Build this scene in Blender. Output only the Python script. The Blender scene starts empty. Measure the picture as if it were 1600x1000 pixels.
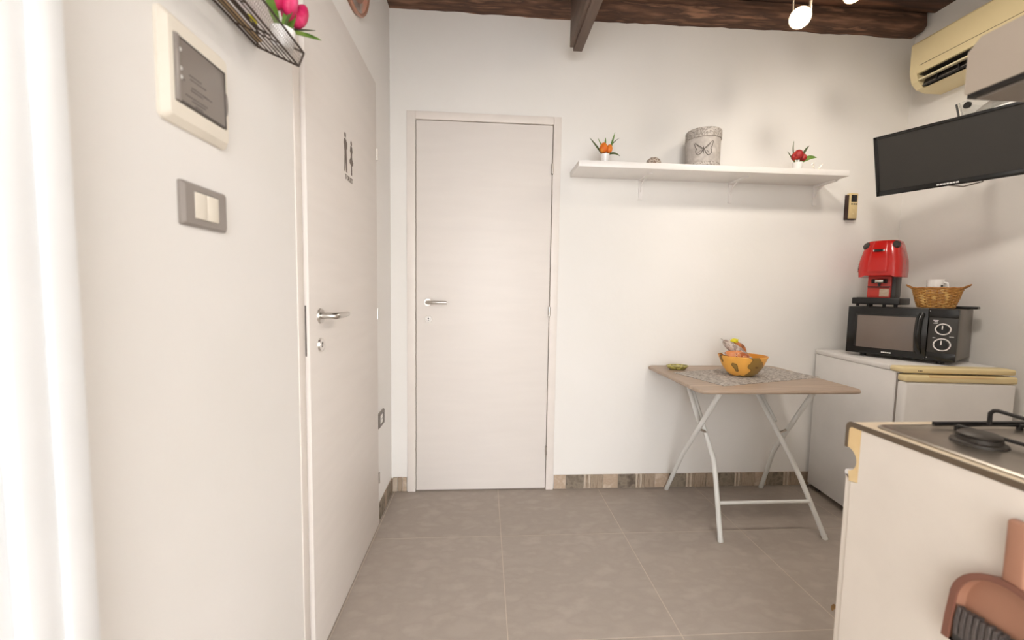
import bpy, bmesh, math, random
from mathutils import Vector, Matrix
random.seed(7)
PI = math.pi
sc = bpy.context.scene
COL = sc.collection

def lin(c):
    return tuple(((v/255)/12.92 if v/255 <= .04045 else ((v/255+.055)/1.055)**2.4) for v in c)

# ------------------------------------------------------------------ camera
F, YAW, PITCH, ROLL, CAMH = 641.06, 0.068138, -0.072571, -0.016492, 1.17955
def cam_axes():
    cy, sy = math.cos(YAW), math.sin(YAW); cp, sp = math.cos(PITCH), math.sin(PITCH)
    f = Vector((sy*cp, cy*cp, sp)); r = Vector((cy, -sy, 0)); d = f.cross(r)
    c, s = math.cos(ROLL), math.sin(ROLL)
    return r*c+d*s, r*-s+d*c, f
r_, d_, f_ = cam_axes()
cd = bpy.data.cameras.new('camera'); cam = bpy.data.objects.new('camera', cd); COL.objects.link(cam)
cd.sensor_width = 36; cd.lens = F/1600*36; cd.clip_start = .02
cd.dof.use_dof = True; cd.dof.focus_distance = 2.2; cd.dof.aperture_fstop = 2.4
m = Matrix((r_, -d_, -f_)).transposed().to_4x4(); m.translation = (0, 0, CAMH)
cam.matrix_world = m
sc.camera = cam

# ------------------------------------------------------------------ world, lights, exposure
w = bpy.data.worlds.new('overcast_sky'); sc.world = w; w.use_nodes = True
bg = w.node_tree.nodes['Background']
bg.inputs[0].default_value = (.985, .99, 1.0, 1); bg.inputs[1].default_value = 5.4
SPOT_W = 16
sc.view_settings.view_transform = 'Standard'; sc.view_settings.look = 'None'
sc.view_settings.gamma = 1; sc.view_settings.use_curve_mapping = False
sc.view_settings.exposure = 0.35

# ------------------------------------------------------------------ materials
MATS = {}
def mat(name, col, rough=.5, metal=0, var=None, vscale=8, bump=0, bscale=60, spec=.5, stretch=None, trans=0, emit=0, coat=0):
    if name in MATS: return MATS[name]
    mt = bpy.data.materials.new(name); mt.use_nodes = True; nt = mt.node_tree; b = nt.nodes['Principled BSDF']
    b.inputs['Base Color'].default_value = (*lin(col), 1); b.inputs['Roughness'].default_value = rough
    b.inputs['Metallic'].default_value = metal; b.inputs['Specular IOR Level'].default_value = spec
    b.inputs['Transmission Weight'].default_value = trans; b.inputs['Coat Weight'].default_value = coat
    if emit: b.inputs['Emission Color'].default_value = (*lin(col), 1); b.inputs['Emission Strength'].default_value = emit
    co = nt.nodes.new('ShaderNodeTexCoord'); mp = nt.nodes.new('ShaderNodeMapping')
    nt.links.new(co.outputs['Object'], mp.inputs[0])
    if stretch: mp.inputs['Scale'].default_value = stretch
    if var is None: var = [tuple(max(0, c-5) for c in col)]
    n = nt.nodes.new('ShaderNodeTexNoise'); n.inputs['Scale'].default_value = vscale; n.inputs['Detail'].default_value = 5
    nt.links.new(mp.outputs[0], n.inputs['Vector'])
    rp = nt.nodes.new('ShaderNodeValToRGB'); e = rp.color_ramp.elements
    cols = [col]+list(var)
    e[0].position = .32; e[0].color = (*lin(cols[0]), 1); e[1].position = .68; e[1].color = (*lin(cols[-1]), 1)
    for i, c in enumerate(cols[1:-1]):
        x = e.new(.32+.36*(i+1)/(len(cols)-1)); x.color = (*lin(c), 1)
    nt.links.new(n.outputs[0], rp.inputs[0]); nt.links.new(rp.outputs[0], b.inputs['Base Color'])
    if bump:
        n2 = nt.nodes.new('ShaderNodeTexNoise'); n2.inputs['Scale'].default_value = bscale; n2.inputs['Detail'].default_value = 4
        nt.links.new(mp.outputs[0], n2.inputs['Vector'])
        bp = nt.nodes.new('ShaderNodeBump'); bp.inputs['Strength'].default_value = bump; bp.inputs['Distance'].default_value = .01
        nt.links.new(n2.outputs[0], bp.inputs['Height']); nt.links.new(bp.outputs[0], b.inputs['Normal'])
    MATS[name] = mt
    return mt

plaster = mat('plaster', (240, 237, 234), .85, var=[(237, 234, 230)], vscale=2.5, bump=.06, bscale=35, spec=.2)
plaster_b = mat('plaster_wall', (240, 237, 233), .8, var=[(237, 234, 229)], vscale=2.2, bump=.08, bscale=28, spec=.2)
door_white = mat('door_laminate', (232, 225, 219), .42, var=[(229, 222, 216)], vscale=3, stretch=(1, 1, 8), spec=.35)
frame_white = mat('door_frame_white', (236, 228, 221), .4, spec=.35)
gloss_white = mat('white_gloss', (240, 236, 232), .3)
shelf_white = mat('shelf_white', (244, 240, 236), .35)
ceramic = mat('white_ceramic', (244, 242, 240), .2, coat=.3)
steel = mat('satin_steel', (205, 200, 194), .28, 1)
chrome = mat('chrome', (225, 222, 218), .12, 1)
gap_dark = mat('gap_shadow', (150, 140, 131), .9)
grey_plate = mat('grey_plate', (156, 148, 142), .38, metal=.15)
cream_plastic = mat('cream_plastic', (238, 230, 216), .4)
smoke = mat('smoked_plastic', (142, 133, 126), .16, var=[(136, 127, 120)], vscale=4)
smoke_edge = mat('smoked_edge', (84, 78, 74), .25)
print_ink = mat('printed_ink', (112, 100, 92), .6)
white_mark = mat('white_mark', (238, 238, 236), .5)
black_pl = mat('black_plastic', (26, 25, 25), .38)
black_gl = mat('black_gloss', (22, 22, 22), .2, var=[(22, 22, 22)])
dark_grey = mat('dark_grey_plastic', (62, 60, 58), .45)
tv_screen = mat('tv_screen', (50, 48, 45), .35, var=[(50, 48, 45)])
mw_glass = mat('oven_window', (124, 112, 104), .22, var=[(116, 105, 98)], vscale=5)
mw_side = mat('oven_side_grey', (120, 114, 107), .4, metal=.3)
red_pl = mat('red_plastic', (196, 26, 20), .25, coat=.4)
red_dk = mat('red_front_plate', (198, 62, 52), .35)
yellowed = mat('yellowed_plastic', (232, 214, 166), .45, var=[(227, 207, 157)], vscale=3)
ac_cream = mat('aged_cream', (236, 221, 178), .45, var=[(231, 214, 169)], vscale=2)
ac_lite = mat('aged_cream_flap', (238, 226, 190), .45)
fridge_w = mat('fridge_enamel', (234, 231, 228), .35, bump=.03, bscale=240)
fridge_grey = mat('fridge_gasket', (150, 142, 136), .7)
tile_mats = [mat('floor_tile_%d' % i, c, .48, var=[tuple(v-6 for v in c), tuple(v+4 for v in c)], vscale=9, bump=.04, bscale=60, stretch=(1, 1.6, 1), spec=.35)
             for i, c in enumerate([(172, 161, 151), (175, 164, 154), (169, 158, 148), (177, 166, 156)])]
grout = mat('grout', (198, 185, 171), .9)
pave = mat('outdoor_paving', (170, 162, 152), .9, bump=.2)
sk_dark = mat('skirt_dark', (112, 100, 86), .6, var=[(140, 128, 112), (98, 86, 74)], vscale=25)
sk_beige = mat('skirt_beige', (196, 176, 156), .6, var=[(182, 160, 138), (204, 188, 170)], vscale=25)
sk_brown = mat('skirt_brown', (150, 132, 114), .6, var=[(170, 152, 132), (136, 118, 100)], vscale=18, stretch=(6, 6, 1))
sk_light = mat('skirt_stripe', (208, 194, 176), .6, var=[(180, 164, 146)], vscale=20)
wood_old = mat('old_timber', (134, 98, 78), .8, var=[(100, 72, 57), (80, 59, 49), (150, 110, 86)], vscale=11, bump=.7, bscale=9, stretch=(.35, 3, 3))
wood_old2 = mat('old_boards', (116, 80, 60), .8, var=[(90, 62, 48), (70, 50, 40), (130, 90, 66)], vscale=5, bump=.6, bscale=8, stretch=(.3, 3, 3))
joist_m = mat('joist_brown', (118, 97, 84), .6, var=[(98, 79, 68)], vscale=6, stretch=(4, .5, 4))
oak = mat('oak_laminate', (178, 158, 140), .45, var=[(166, 146, 128), (186, 166, 148)], vscale=5, stretch=(.5, 7, 7))
oak_edge = mat('oak_edge', (196, 168, 140), .5)
tube_white = mat('white_tube', (226, 226, 222), .35)
mat_cloth = mat('woven_mat', (182, 174, 166), .95, var=[(212, 205, 198), (140, 132, 124), (196, 188, 180)], vscale=34, bump=.6, bscale=140, stretch=(1, 4, 1))
green = mat('leaf_green', (86, 122, 42), .5, var=[(112, 146, 60), (62, 96, 34)], vscale=20)
green_dk = mat('leaf_dark', (84, 96, 46), .5, var=[(62, 78, 40)], vscale=20)
orange_f = mat('orange_petal', (240, 142, 40), .5, var=[(222, 104, 26), (246, 168, 60)], vscale=30)
red_f = mat('red_petal', (186, 40, 34), .5, var=[(150, 24, 26), (206, 66, 50)], vscale=30)
pink_f = mat('pink_petal', (226, 48, 112), .5, var=[(204, 30, 92), (236, 84, 138)], vscale=22)
tin_m = mat('tin_grey', (200, 192, 184), .6, var=[(180, 172, 165), (208, 201, 194)], vscale=20)
tin_band = mat('tin_lace', (196, 188, 180), .6, var=[(140, 132, 124), (206, 198, 190), (128, 121, 114)], vscale=70)
tin_ink = mat('tin_ink', (104, 96, 88), .6)
shell_m = mat('shell', (176, 158, 140), .5, var=[(120, 96, 82), (206, 194, 180), (96, 76, 64)], vscale=60)
wicker = mat('wicker', (198, 150, 78), .6, var=[(164, 112, 50), (222, 182, 108)], vscale=30)
wicker_dk = mat('wicker_rim', (180, 128, 66), .6, var=[(150, 100, 46)], vscale=30)
wire_m = mat('dark_wire', (74, 62, 54), .5, metal=.4)
mesh_m = mat('fine_mesh_wire', (128, 116, 106), .6)
tan_m = mat('tan_strip', (186, 156, 116), .6)
yellow_p = mat('yellow_paper', (226, 214, 40), .6)
mirror_rim = mat('plate_rim', (176, 130, 108), .4)
plate_m = mat('plate_picture', (216, 152, 126), .3, var=[(222, 162, 136), (176, 168, 162), (122, 88, 74)], vscale=9)
counter_top = mat('worktop_cream', (230, 214, 188), .35, var=[(222, 204, 176)], vscale=60)
counter_edge = mat('worktop_edge_brown', (104, 88, 70), .5)
counter_pan = mat('end_panel_white', (236, 226, 214), .45)
counter_raw = mat('raw_edging_yellow', (240, 212, 160), .6, var=[(234, 202, 148)], vscale=20)
hob_steel = mat('hob_steel', (176, 168, 158), .3, 1, var=[(160, 152, 142)], vscale=12)
iron = mat('cast_iron', (44, 40, 37), .6)
burn = mat('burner_dark', (66, 60, 54), .5, metal=.4)
dust_pl = mat('terracotta_plastic', (176, 128, 104), .45, var=[(166, 118, 94)], vscale=6)
dust_rim = mat('terracotta_rim', (132, 88, 72), .45)
bristle_m = mat('grey_bristle', (96, 86, 82), .8, var=[(80, 72, 69), (106, 96, 90)], vscale=60, stretch=(1, 8, 1))
hood_m = mat('hood_grey_beige', (188, 174, 158), .4)
hood_dark = mat('hood_trim_black', (36, 33, 31), .4)
hood_under = mat('hood_underside', (150, 141, 131), .5, metal=.3)
clearp = mat('clear_plastic', (240, 240, 238), .06, trans=.92)
wrap = mat('silver_wrap', (206, 200, 194), .25, metal=.5, bump=.6, bscale=60)
bulb_m = mat('lit_bulb', (255, 240, 214), .4, emit=40)
lamp_metal = mat('lamp_metal', (232, 214, 188), .25, metal=.8)
scrap_m = mat('dry_leaf', (176, 140, 96), .8)
remote_c = mat('remote_cream', (218, 196, 146), .5)
remote_h = mat('remote_holder', (58, 34, 26), .5)

# bowl print: yellow orange with brown-green blotches (flat print)
def print_mat(name, base, blot, line, scale=9, th=.56):
    mt = bpy.data.materials.new(name); mt.use_nodes = True; nt = mt.node_tree; b = nt.nodes['Principled BSDF']
    b.inputs['Roughness'].default_value = .35
    co = nt.nodes.new('ShaderNodeTexCoord'); n = nt.nodes.new('ShaderNodeTexNoise'); n.inputs['Scale'].default_value = scale; n.inputs['Detail'].default_value = 1.5
    nt.links.new(co.outputs['Object'], n.inputs['Vector'])
    rp = nt.nodes.new('ShaderNodeValToRGB'); e = rp.color_ramp.elements
    e[0].position = th-.012; e[0].color = (*lin(base), 1); e[1].position = th+.10; e[1].color = (*lin(blot), 1)
    x = e.new(th); x.color = (*lin(line), 1); x = e.new(th+.02); x.color = (*lin(blot), 1)
    x = e.new(max(0, th-.25)); x.color = (*lin(tuple(min(255, v*1.05) for v in base)), 1)
    nt.links.new(n.outputs[0], rp.inputs[0]); nt.links.new(rp.outputs[0], b.inputs['Base Color'])
    MATS[name] = mt; return mt
bowl_m = print_mat('bowl_leaf_print', (240, 178, 84), (150, 118, 60), (96, 62, 30), 13, .55)
bowl_in = mat('bowl_inside', (214, 142, 44), .35, var=[(200, 126, 36)], vscale=8)
dish_m = print_mat('dish_print', (190, 182, 104), (136, 128, 66), (112, 98, 46), 60, .5)
pk1 = print_mat('packet_print_orange', (206, 130, 78), (170, 92, 50), (224, 200, 180), 30, .5)
pk2 = print_mat('packet_print_clear', (196, 182, 172), (156, 138, 130), (120, 104, 98), 60, .52)
pk3 = print_mat('packet_print_bread', (182, 112, 64), (140, 82, 44), (96, 62, 36), 32, .55)

# ------------------------------------------------------------------ mesh helpers
def box(bm, x0, x1, y0, y1, z0, z1, bev=0, seg=2, M=None):
    t = bmesh.new()
    bmesh.ops.create_cube(t, size=1)
    for v in t.verts:
        v.co = Vector(((v.co.x+.5)*(x1-x0)+x0, (v.co.y+.5)*(y1-y0)+y0, (v.co.z+.5)*(z1-z0)+z0))
    if bev: bmesh.ops.bevel(t, geom=t.edges[:], offset=bev, segments=seg, profile=.5, affect='EDGES')
    merge(bm, t, M)
def merge(bm, t, M=None):
    if M is not None: bmesh.ops.transform(t, matrix=M, verts=t.verts)
    me = bpy.data.meshes.new('tmp'); t.to_mesh(me); t.free(); bm.from_mesh(me); bpy.data.meshes.remove(me)
def cyl(bm, p0, p1, r0, r1=None, n=20, cap=True):
    r1 = r0 if r1 is None else r1
    tube(bm, [p0, p1], [r0, r1], n, cap)
def tube(bm, pts, r, n=10, cap=True, closed=False):
    pts = [Vector(p) for p in pts]; k = len(pts)
    rr = r if isinstance(r, (list, tuple)) else [r]*k
    rings = []; prev = None
    for i, p in enumerate(pts):
        if closed: t = pts[(i+1) % k]-pts[i-1]
        elif i == 0: t = pts[1]-p
        elif i == k-1: t = p-pts[i-1]
        else: t = (pts[i+1]-p).normalized()+(p-pts[i-1]).normalized()
        t.normalize()
        if prev is None:
            a = Vector((0, 0, 1)) if abs(t.z) < .9 else Vector((1, 0, 0)); u = t.cross(a).normalized()
        else:
            u = (prev-t*prev.dot(t)).normalized()
        prev = u; v = t.cross(u)
        rings.append([bm.verts.new(p+(u*math.cos(2*PI*j/n)+v*math.sin(2*PI*j/n))*rr[i]) for j in range(n)])
    for i in range(k if closed else k-1):
        A, B = rings[i], rings[(i+1) % k]
        for j in range(n): bm.faces.new((A[j], A[(j+1) % n], B[(j+1) % n], B[j]))
    if cap and not closed:
        bm.faces.new(rings[0][::-1]); bm.faces.new(rings[-1])
def lathe(bm, prof, n=28, c=(0, 0, 0), sx=1, sy=1, mod=None, cap=True):
    rings = []
    for r, z in prof:
        rings.append([bm.verts.new((c[0]+sx*r*(mod(2*PI*j/n, z) if mod else 1)*math.cos(2*PI*j/n), c[1]+sy*r*(mod(2*PI*j/n, z) if mod else 1)*math.sin(2*PI*j/n), c[2]+z)) for j in range(n)])
    for A, B in zip(rings, rings[1:]):
        for j in range(n): bm.faces.new((A[j], A[(j+1) % n], B[(j+1) % n], B[j]))
    if cap:
        bm.faces.new(rings[0][::-1]); bm.faces.new(rings[-1])
def prism(bm, poly, a0, a1, axis):
    """poly in the two other axes (cyclic order), extruded along axis from a0 to a1"""
    def pt(p, a):
        if axis == 0: return (a, p[0], p[1])
        if axis == 1: return (p[0], a, p[1])
        return (p[0], p[1], a)
    A = [bm.verts.new(pt(p, a0)) for p in poly]; B = [bm.verts.new(pt(p, a1)) for p in poly]
    n = len(poly)
    for j in range(n): bm.faces.new((A[j], A[(j+1) % n], B[(j+1) % n], B[j]))
    fa = bm.faces.new(A[::-1]); fb = bm.faces.new(B); fa.normal_update(); fb.normal_update()
    bmesh.ops.triangulate(bm, faces=[fa, fb])
def loft(bm, rings, cap=True):
    R = [[bm.verts.new(p) for p in r] for r in rings]; n = len(R[0])
    for A, B in zip(R, R[1:]):
        for j in range(n): bm.faces.new((A[j], A[(j+1) % n], B[(j+1) % n], B[j]))
    if cap: bm.faces.new(R[0][::-1]); bm.faces.new(R[-1])
def rrect(hx, hy, r, n=5, cx=0, cy=0):
    out = []
    for (sx, sy, a0) in ((1, 1, 0), (-1, 1, 90), (-1, -1, 180), (1, -1, 270)):
        for i in range(n+1):
            a = math.radians(a0+90*i/n)
            out.append((cx+sx*(hx-r)+r*math.cos(a), cy+sy*(hy-r)+r*math.sin(a)))
    return out
def leaf(bm, pts, wid, fold=.25, thick=.0009):
    """a blade along a curve with a folded midrib and a real thickness"""
    pts = [Vector(p) for p in pts]
    P = []
    n = 9
    for i in range(n):                       # quadratic through three points
        t = i/(n-1); P.append(pts[0]*(1-t)**2+pts[1]*2*t*(1-t)+pts[2]*t*t)
    rings = []
    for i, p in enumerate(P):
        t = (P[min(i+1, n-1)]-P[max(i-1, 0)]).normalized()
        a = Vector((0, -1, .3)); s = t.cross(a)
        s = s.normalized() if s.length > 1e-4 else Vector((1, 0, 0)); nn = s.cross(t).normalized()
        q = i/(n-1); wd = 1.25*wid*max(.04, (math.sin(PI*min(1, .12+.88*q)))**.8)*.5
        rings.append([p+s*wd+nn*wd*fold, p, p-s*wd+nn*wd*fold, p-s*wd*.9+nn*(wd*fold-thick), p-nn*thick, p+s*wd*.9+nn*(wd*fold-thick)])
    loft(bm, rings)

def obj(name, bm, m, parent=None, smooth=35, label=None):
    bmesh.ops.recalc_face_normals(bm, faces=bm.faces)
    me = bpy.data.meshes.new(name); bm.to_mesh(me); bm.free()
    if smooth: me.shade_smooth(); me.set_sharp_from_angle(angle=math.radians(smooth))
    me.materials.append(m)
    o = bpy.data.objects.new(name, me); COL.objects.link(o)
    if parent: o.parent = parent
    if label: o['label'] = label
    return o
def tag(o, label, cat, group=None, kind=None):
    o['label'] = label; o['category'] = cat
    if group: o['group'] = group
    if kind: o['kind'] = kind
    return o
def thing(name, label, cat, loc=(0, 0, 0), rz=0, group=None, kind=None):
    o = bpy.data.objects.new(name, None); COL.objects.link(o); o.empty_display_size = .05
    o.location = loc; o.rotation_euler = (0, 0, rz)
    return tag(o, label, cat, group, kind)
def B(name, parent, m, *boxes, bev=0, seg=2, smooth=35, label=None):
    bm = bmesh.new()
    for b in boxes: box(bm, *b, bev=bev, seg=seg)
    return obj(name, bm, m, parent, smooth, label)
def T(name, parent, m, pts, r, n=10, closed=False, label=None):
    bm = bmesh.new(); tube(bm, pts, r, n, True, closed); return obj(name, bm, m, parent, 40, label)
def text(name, parent, m, s, size, M, ext=.0006):
    cu = bpy.data.curves.new('t', 'FONT'); cu.body = s; cu.size = size; cu.extrude = ext; cu.align_x = 'CENTER'; cu.align_y = 'CENTER'; cu.resolution_u = 3
    to = bpy.data.objects.new('t', cu); COL.objects.link(to)
    dg = bpy.context.evaluated_depsgraph_get(); me = bpy.data.meshes.new_from_object(to.evaluated_get(dg)); bpy.data.objects.remove(to)
    me.transform(M); me.materials.clear(); me.materials.append(m)
    o = bpy.data.objects.new(name, me); COL.objects.link(o); o.parent = parent
    return o
def axes(o, x, y, z):                       # matrix with the given columns
    return Matrix(((x[0], y[0], z[0], o[0]), (x[1], y[1], z[1], o[1]), (x[2], y[2], z[2], o[2]), (0, 0, 0, 1)))

# ------------------------------------------------------------------ setting
LX, RX, BY, CZ = -.525, 2.495, 2.35, 2.76      # left wall, right wall, back wall, ceiling boards
FRY = .33                                      # inner face of the entrance wall
def structure(name, m, label, cat, *boxes, bev=0):
    return tag(B(name, None, m, *boxes, bev=bev, smooth=0 if not bev else 35), label, cat, kind='structure')

fl = structure('floor', grout, 'floor of large grey-brown square stone tiles with pale joints', 'floor', (LX-.1, RX+.1, .0, BY+.1, -.08, -.0007))
T0X, T0Y, TS, G = .0933, 1.8905, .6, .0036
k = 0
for i in range(-2, 5):
    for j in range(-4, 2):
        x0, x1 = max(T0X+TS*i, LX-.02)+G/2, min(T0X+TS*(i+1), RX+.02)-G/2
        y0, y1 = max(T0Y+TS*j, .02)+G/2, min(T0Y+TS*(j+1), BY+.02)-G/2
        if x1-x0 < .01 or y1-y0 < .01: continue
        bm = bmesh.new(); box(bm, x0, x1, y0, y1, -.012, 0, bev=.0004, seg=1)
        obj('tile', bm, tile_mats[(i*3+j*5+k) % 4], fl, 30); k += 1
structure('pavement', pave, 'plain grey paving of the added passage behind the camera', 'pavement', (-4, 4, -6, .0, -.10, -.004))
structure('wall_added_passage_left', plaster, 'added white wall bouncing daylight, left of the entrance behind the camera', 'wall', (-1.1, -1.0, -2.2, .13, 0, 2.9), (-1.0, LX-.1, .03, .13, 0, 2.9))  # unseen passage, added to even out the daylight entering the room
structure('wall_added_passage_right', plaster, 'added white wall bouncing daylight, right of the entrance behind the camera', 'wall', (1.5, 1.6, -2.2, .13, 0, 2.9))  # right side of the added passage, bounces daylight
structure('ceiling_added_passage', plaster, 'added white ceiling bouncing daylight, behind the camera', 'ceiling', (-1.1, 1.6, -2.2, .13, 2.75, 2.9))  # added lid of the passage, keeps open sky off the near wall

# walls
structure('wall_back', plaster_b, 'off-white plastered back wall with the closed door and the shelf', 'wall',
          (LX-.1, -.40, BY, BY+.12, 0, 2.9), (.39, RX+.1, BY, BY+.12, 0, 2.9), (-.40, .39, BY, BY+.12, 2.115, 2.9), (-.40, .39, BY+.06, BY+.12, 0, 2.115))
DL0, DL1 = 1.225, 2.012                        # opening of the door in the left wall
structure('wall_left', plaster, 'off-white plastered left wall with switch, panel and door', 'wall',
          (LX-.1, LX, .43, DL0, 0, 2.9), (LX-.1, LX, DL1, BY, 0, 2.9), (LX-.1, LX, DL0, DL1, 2.128, 2.9), (LX-.1, LX-.06, DL0, DL1, 0, 2.128))
structure('wall_right', plaster_b, 'off-white plastered right wall behind television and refrigerator', 'wall', (RX, RX+.1, FRY-.2, BY+.12, 0, 2.9))
structure('wall_front', plaster, 'entrance wall behind the worktop, mostly out of view', 'wall',
          (.94, RX, FRY-.2, FRY, 0, 2.9), (-.55, .94, FRY-.2, FRY, 2.35, 2.9), (LX-.1, -.5, FRY-.2, .43, 0, 2.9))
# ceiling: boards along x, each a plank
ce = structure('ceiling', wood_old2, 'dark brown old timber board ceiling above the room', 'ceiling', (LX-.1, RX+.1, FRY-.2, BY+.12, CZ+.03, CZ+.1))
y = BY-.1
while y > FRY-.15:
    wd = random.uniform(.15, .21); bm = bmesh.new(); dz = random.uniform(0, .008)
    box(bm, LX, RX, max(y-wd, FRY-.2)+.004, y, CZ+dz, CZ+.03, bev=.004)
    obj('plank', bm, wood_old2, ce); y -= wd
# rough beam along the back wall, its lower edge uneven
bm = bmesh.new(); rings = []
for i in range(61):
    x = LX+(2.47-LX)*i/60
    e = lambda a: random.uniform(-a, a)
    zb = 2.676-.006*math.sin(i*.09)-.0012*math.sin(i*.8)
    rd = 1 if i < 58 else (1-.25*(i-57))
    yf = 2.25+(1-rd)*.02
    rings.append([(x, BY+.06, zb+e(.003)), (x, BY-.005, zb+e(.003)), (x, yf+.02, zb+.002+e(.004)), (x, yf+e(.003), zb+.022+e(.004)), (x, yf+e(.004), 2.72), (x, yf+.005, CZ+.01), (x, BY+.06, CZ+.02)])
loft(bm, rings)
tag(obj('ceiling_beam', bm, wood_old, None, 50), 'rough dark brown timber beam along the top of the back wall', 'beam')
t = thing('ceiling_joist', 'narrow brown joist jutting out below the timber ceiling', 'joist', (.455, 2.22, 2.45))
B('web', t, joist_m, (-.024, .0, -1.6, 0, .0, .31), bev=.003)
B('flange', t, joist_m, (-.004, .044, -1.6, .012, -.012, .012), bev=.003)

# skirting tiles, one by one
bb = structure('baseboard_back', grout, 'patchwork skirting tiles in grey and beige along the back wall', 'baseboard', (.425, 2.03, BY-.004, BY, 0, .086))
pat = [(.088, sk_beige), (.105, sk_dark), (.058, 's'), (.066, sk_brown)]
x = .425; k = 0; ws = [(.07, sk_beige), (.105, sk_dark), (.055, 's'), (.065, sk_brown), (.09, sk_beige)]
seq = [(.073, sk_beige), (.108, sk_dark), (.055, 's'), (.062, sk_brown), (.093, sk_beige), (.108, sk_dark), (.052, 's'), (.066, sk_brown), (.088, sk_beige), (.108, sk_dark), (.05, 's'), (.075, sk_brown), (.08, sk_brown), (.102, sk_dark), (.045, 's'), (.085, sk_brown), (.078, sk_beige), (.105, sk_dark), (.05, 's'), (.12, sk_brown)]
def skirt(parent, u0, wd, m, place):
    if m == 's':
        n = 4
        for q in range(n): place(parent, u0+wd*q/n, wd/n-.002, (sk_light, sk_brown)[q % 2], -.0008*(q % 2))
    else: place(parent, u0, wd-.0025, m, 0)
def pl_back(parent, u, wd, m, dz):
    if u+wd > 2.03: return
    bm = bmesh.new(); box(bm, u, u+wd, BY-.0095-dz, BY-.002, .003, .086, bev=.001, seg=1); obj('skirting_tile', bm, m, parent)
for wd, m in seq: skirt(bb, x, wd, m, pl_back); x += wd
skirt(bb, -.516, .028, sk_light, pl_back); skirt(bb, -.488, .026, sk_brown, pl_back); skirt(bb, -.462, .027, sk_beige, pl_back)
bl = structure('baseboard_left', grout, 'short patchwork skirting beside the white door on the left wall', 'baseboard', (LX, LX+.004, 2.055, BY-.01, 0, .086))
def pl_left(parent, u, wd, m, dz):
    bm = bmesh.new(); box(bm, LX+.002, LX+.0095+dz, u, u+wd, .003, .086, bev=.001, seg=1); obj('skirting_tile', bm, m, parent)
for u, wd, m in ((2.055, .09, sk_dark), (2.145, .055, sk_brown), (2.2, .108, sk_dark), (2.308, .03, sk_brown)): skirt(bl, u, wd, m, pl_left)

# ------------------------------------------------------------------ door in the back wall
d2 = thing('door_2', 'closed white flush door in the back wall beside the shelf', 'door', (0, BY, 0), kind='structure')
B('casing', d2, frame_white, (-.433, -.386, -.012, .02, 0, 2.145), bev=.0025)
B('casing', d2, frame_white, (.376, .42, -.012, .02, 0, 2.145), bev=.0025)
B('casing', d2, frame_white, (-.386, .376, -.012, .02, 2.103, 2.145), bev=.0025)
B('rebate', d2, gap_dark, (-.386, .376, .004, .03, .0, 2.103), smooth=0)
B('leaf', d2, door_white, (-.3830, .3722, -.005, .035, .008, 2.0995), bev=.003)
def lever(parent, at, out, along, up, r=.025, L=.115, style=0):
    """rosette, neck and grip; out/along/up are unit vectors in the parent's frame"""
    at, out, along, up = Vector(at), Vector(out), Vector(along), Vector(up)
    bm = bmesh.new(); cyl(bm, at, at+out*.006, r, r*.94, 24); h = obj('handle', bm, steel, parent)
    bm = bmesh.new()
    pts = [at, at+out*.035, at+out*.046+along*.004, at+out*.05+along*.016, at+out*.05+along*L*.6, at+out*(.05-(.006 if style else 0))+along*L]
    tube(bm, pts, [.010, .010, .0105, .0105, .0095, .008], 12); obj('grip', bm, steel, h, 50)
    return h
def keyplate(parent, at, out, up, r=.024):
    at, out, up = Vector(at), Vector(out), Vector(up); side = out.cross(up)
    bm = bmesh.new(); cyl(bm, at, at+out*.006, r, r*.93, 24); h = obj('keyhole_plate', bm, chrome, parent)
    bm = bmesh.new(); cyl(bm, at+out*.006+up*.004, at+out*.0068+up*.004, .0045, n=12)
    cyl(bm, at+out*.006-up*.005, at+out*.0068-up*.005, .003, n=10); obj('keyhole', bm, black_pl, h)
    bm = bmesh.new(); cyl(bm, at+out*.006+up*.003, at+out*.0064+up*.003, .0085, n=16); obj('cylinder_face', bm, steel, h)
lever(d2, (-.318, -.005, 1.104), (0, -1, 0), (1, 0, 0), (0, 0, 1), .022, .11)
keyplate(d2, (-.314, -.005, 1.008), (0, -1, 0), (0, 0, 1), .022)
for z in (1.861, 1.059, .239):
    bm = bmesh.new(); cyl(bm, (.373, -.012, z-.027), (.373, -.012, z+.027), .0065, n=14); obj('hinge', bm, steel, d2)

# ------------------------------------------------------------------ door in the left wall
d1 = thing('door_1', 'white toilet door in the left wall with man and woman symbols', 'door', (LX, 0, 0), kind='structure')
B('jamb', d1, frame_white, (-.09, .003, 1.192, 1.230, 0, 2.145), bev=.0015)
B('jamb', d1, frame_white, (-.09, .004, 2.006, 2.046, 0, 2.128), bev=.002)
B('rebate', d1, gap_dark, (-.055, -.03, 1.236, 2.006, 0, 2.126), smooth=0)
B('leaf', d1, door_white, (-.028, .0155, 1.2335, 2.001, .008, 2.119), bev=.0012)
B('lock_plate', d1, smoke_edge, (.0028, .0068, 1.2326, 1.240, .975, 1.125), bev=.0004)
lever(d1, (.0155, 1.312, 1.09), (1, 0, 0), (0, 1, 0), (0, 0, 1), .024, .125, 1)
keyplate(d1, (.0155, 1.311, 1.0), (1, 0, 0), (0, 0, 1), .022)
for z in (1.80, 1.056, .244):
    bm = bmesh.new(); cyl(bm, (.016, 2.003, z-.026), (.016, 2.003, z+.026), .006, n=14); obj('hinge', bm, steel, d1)
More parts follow.
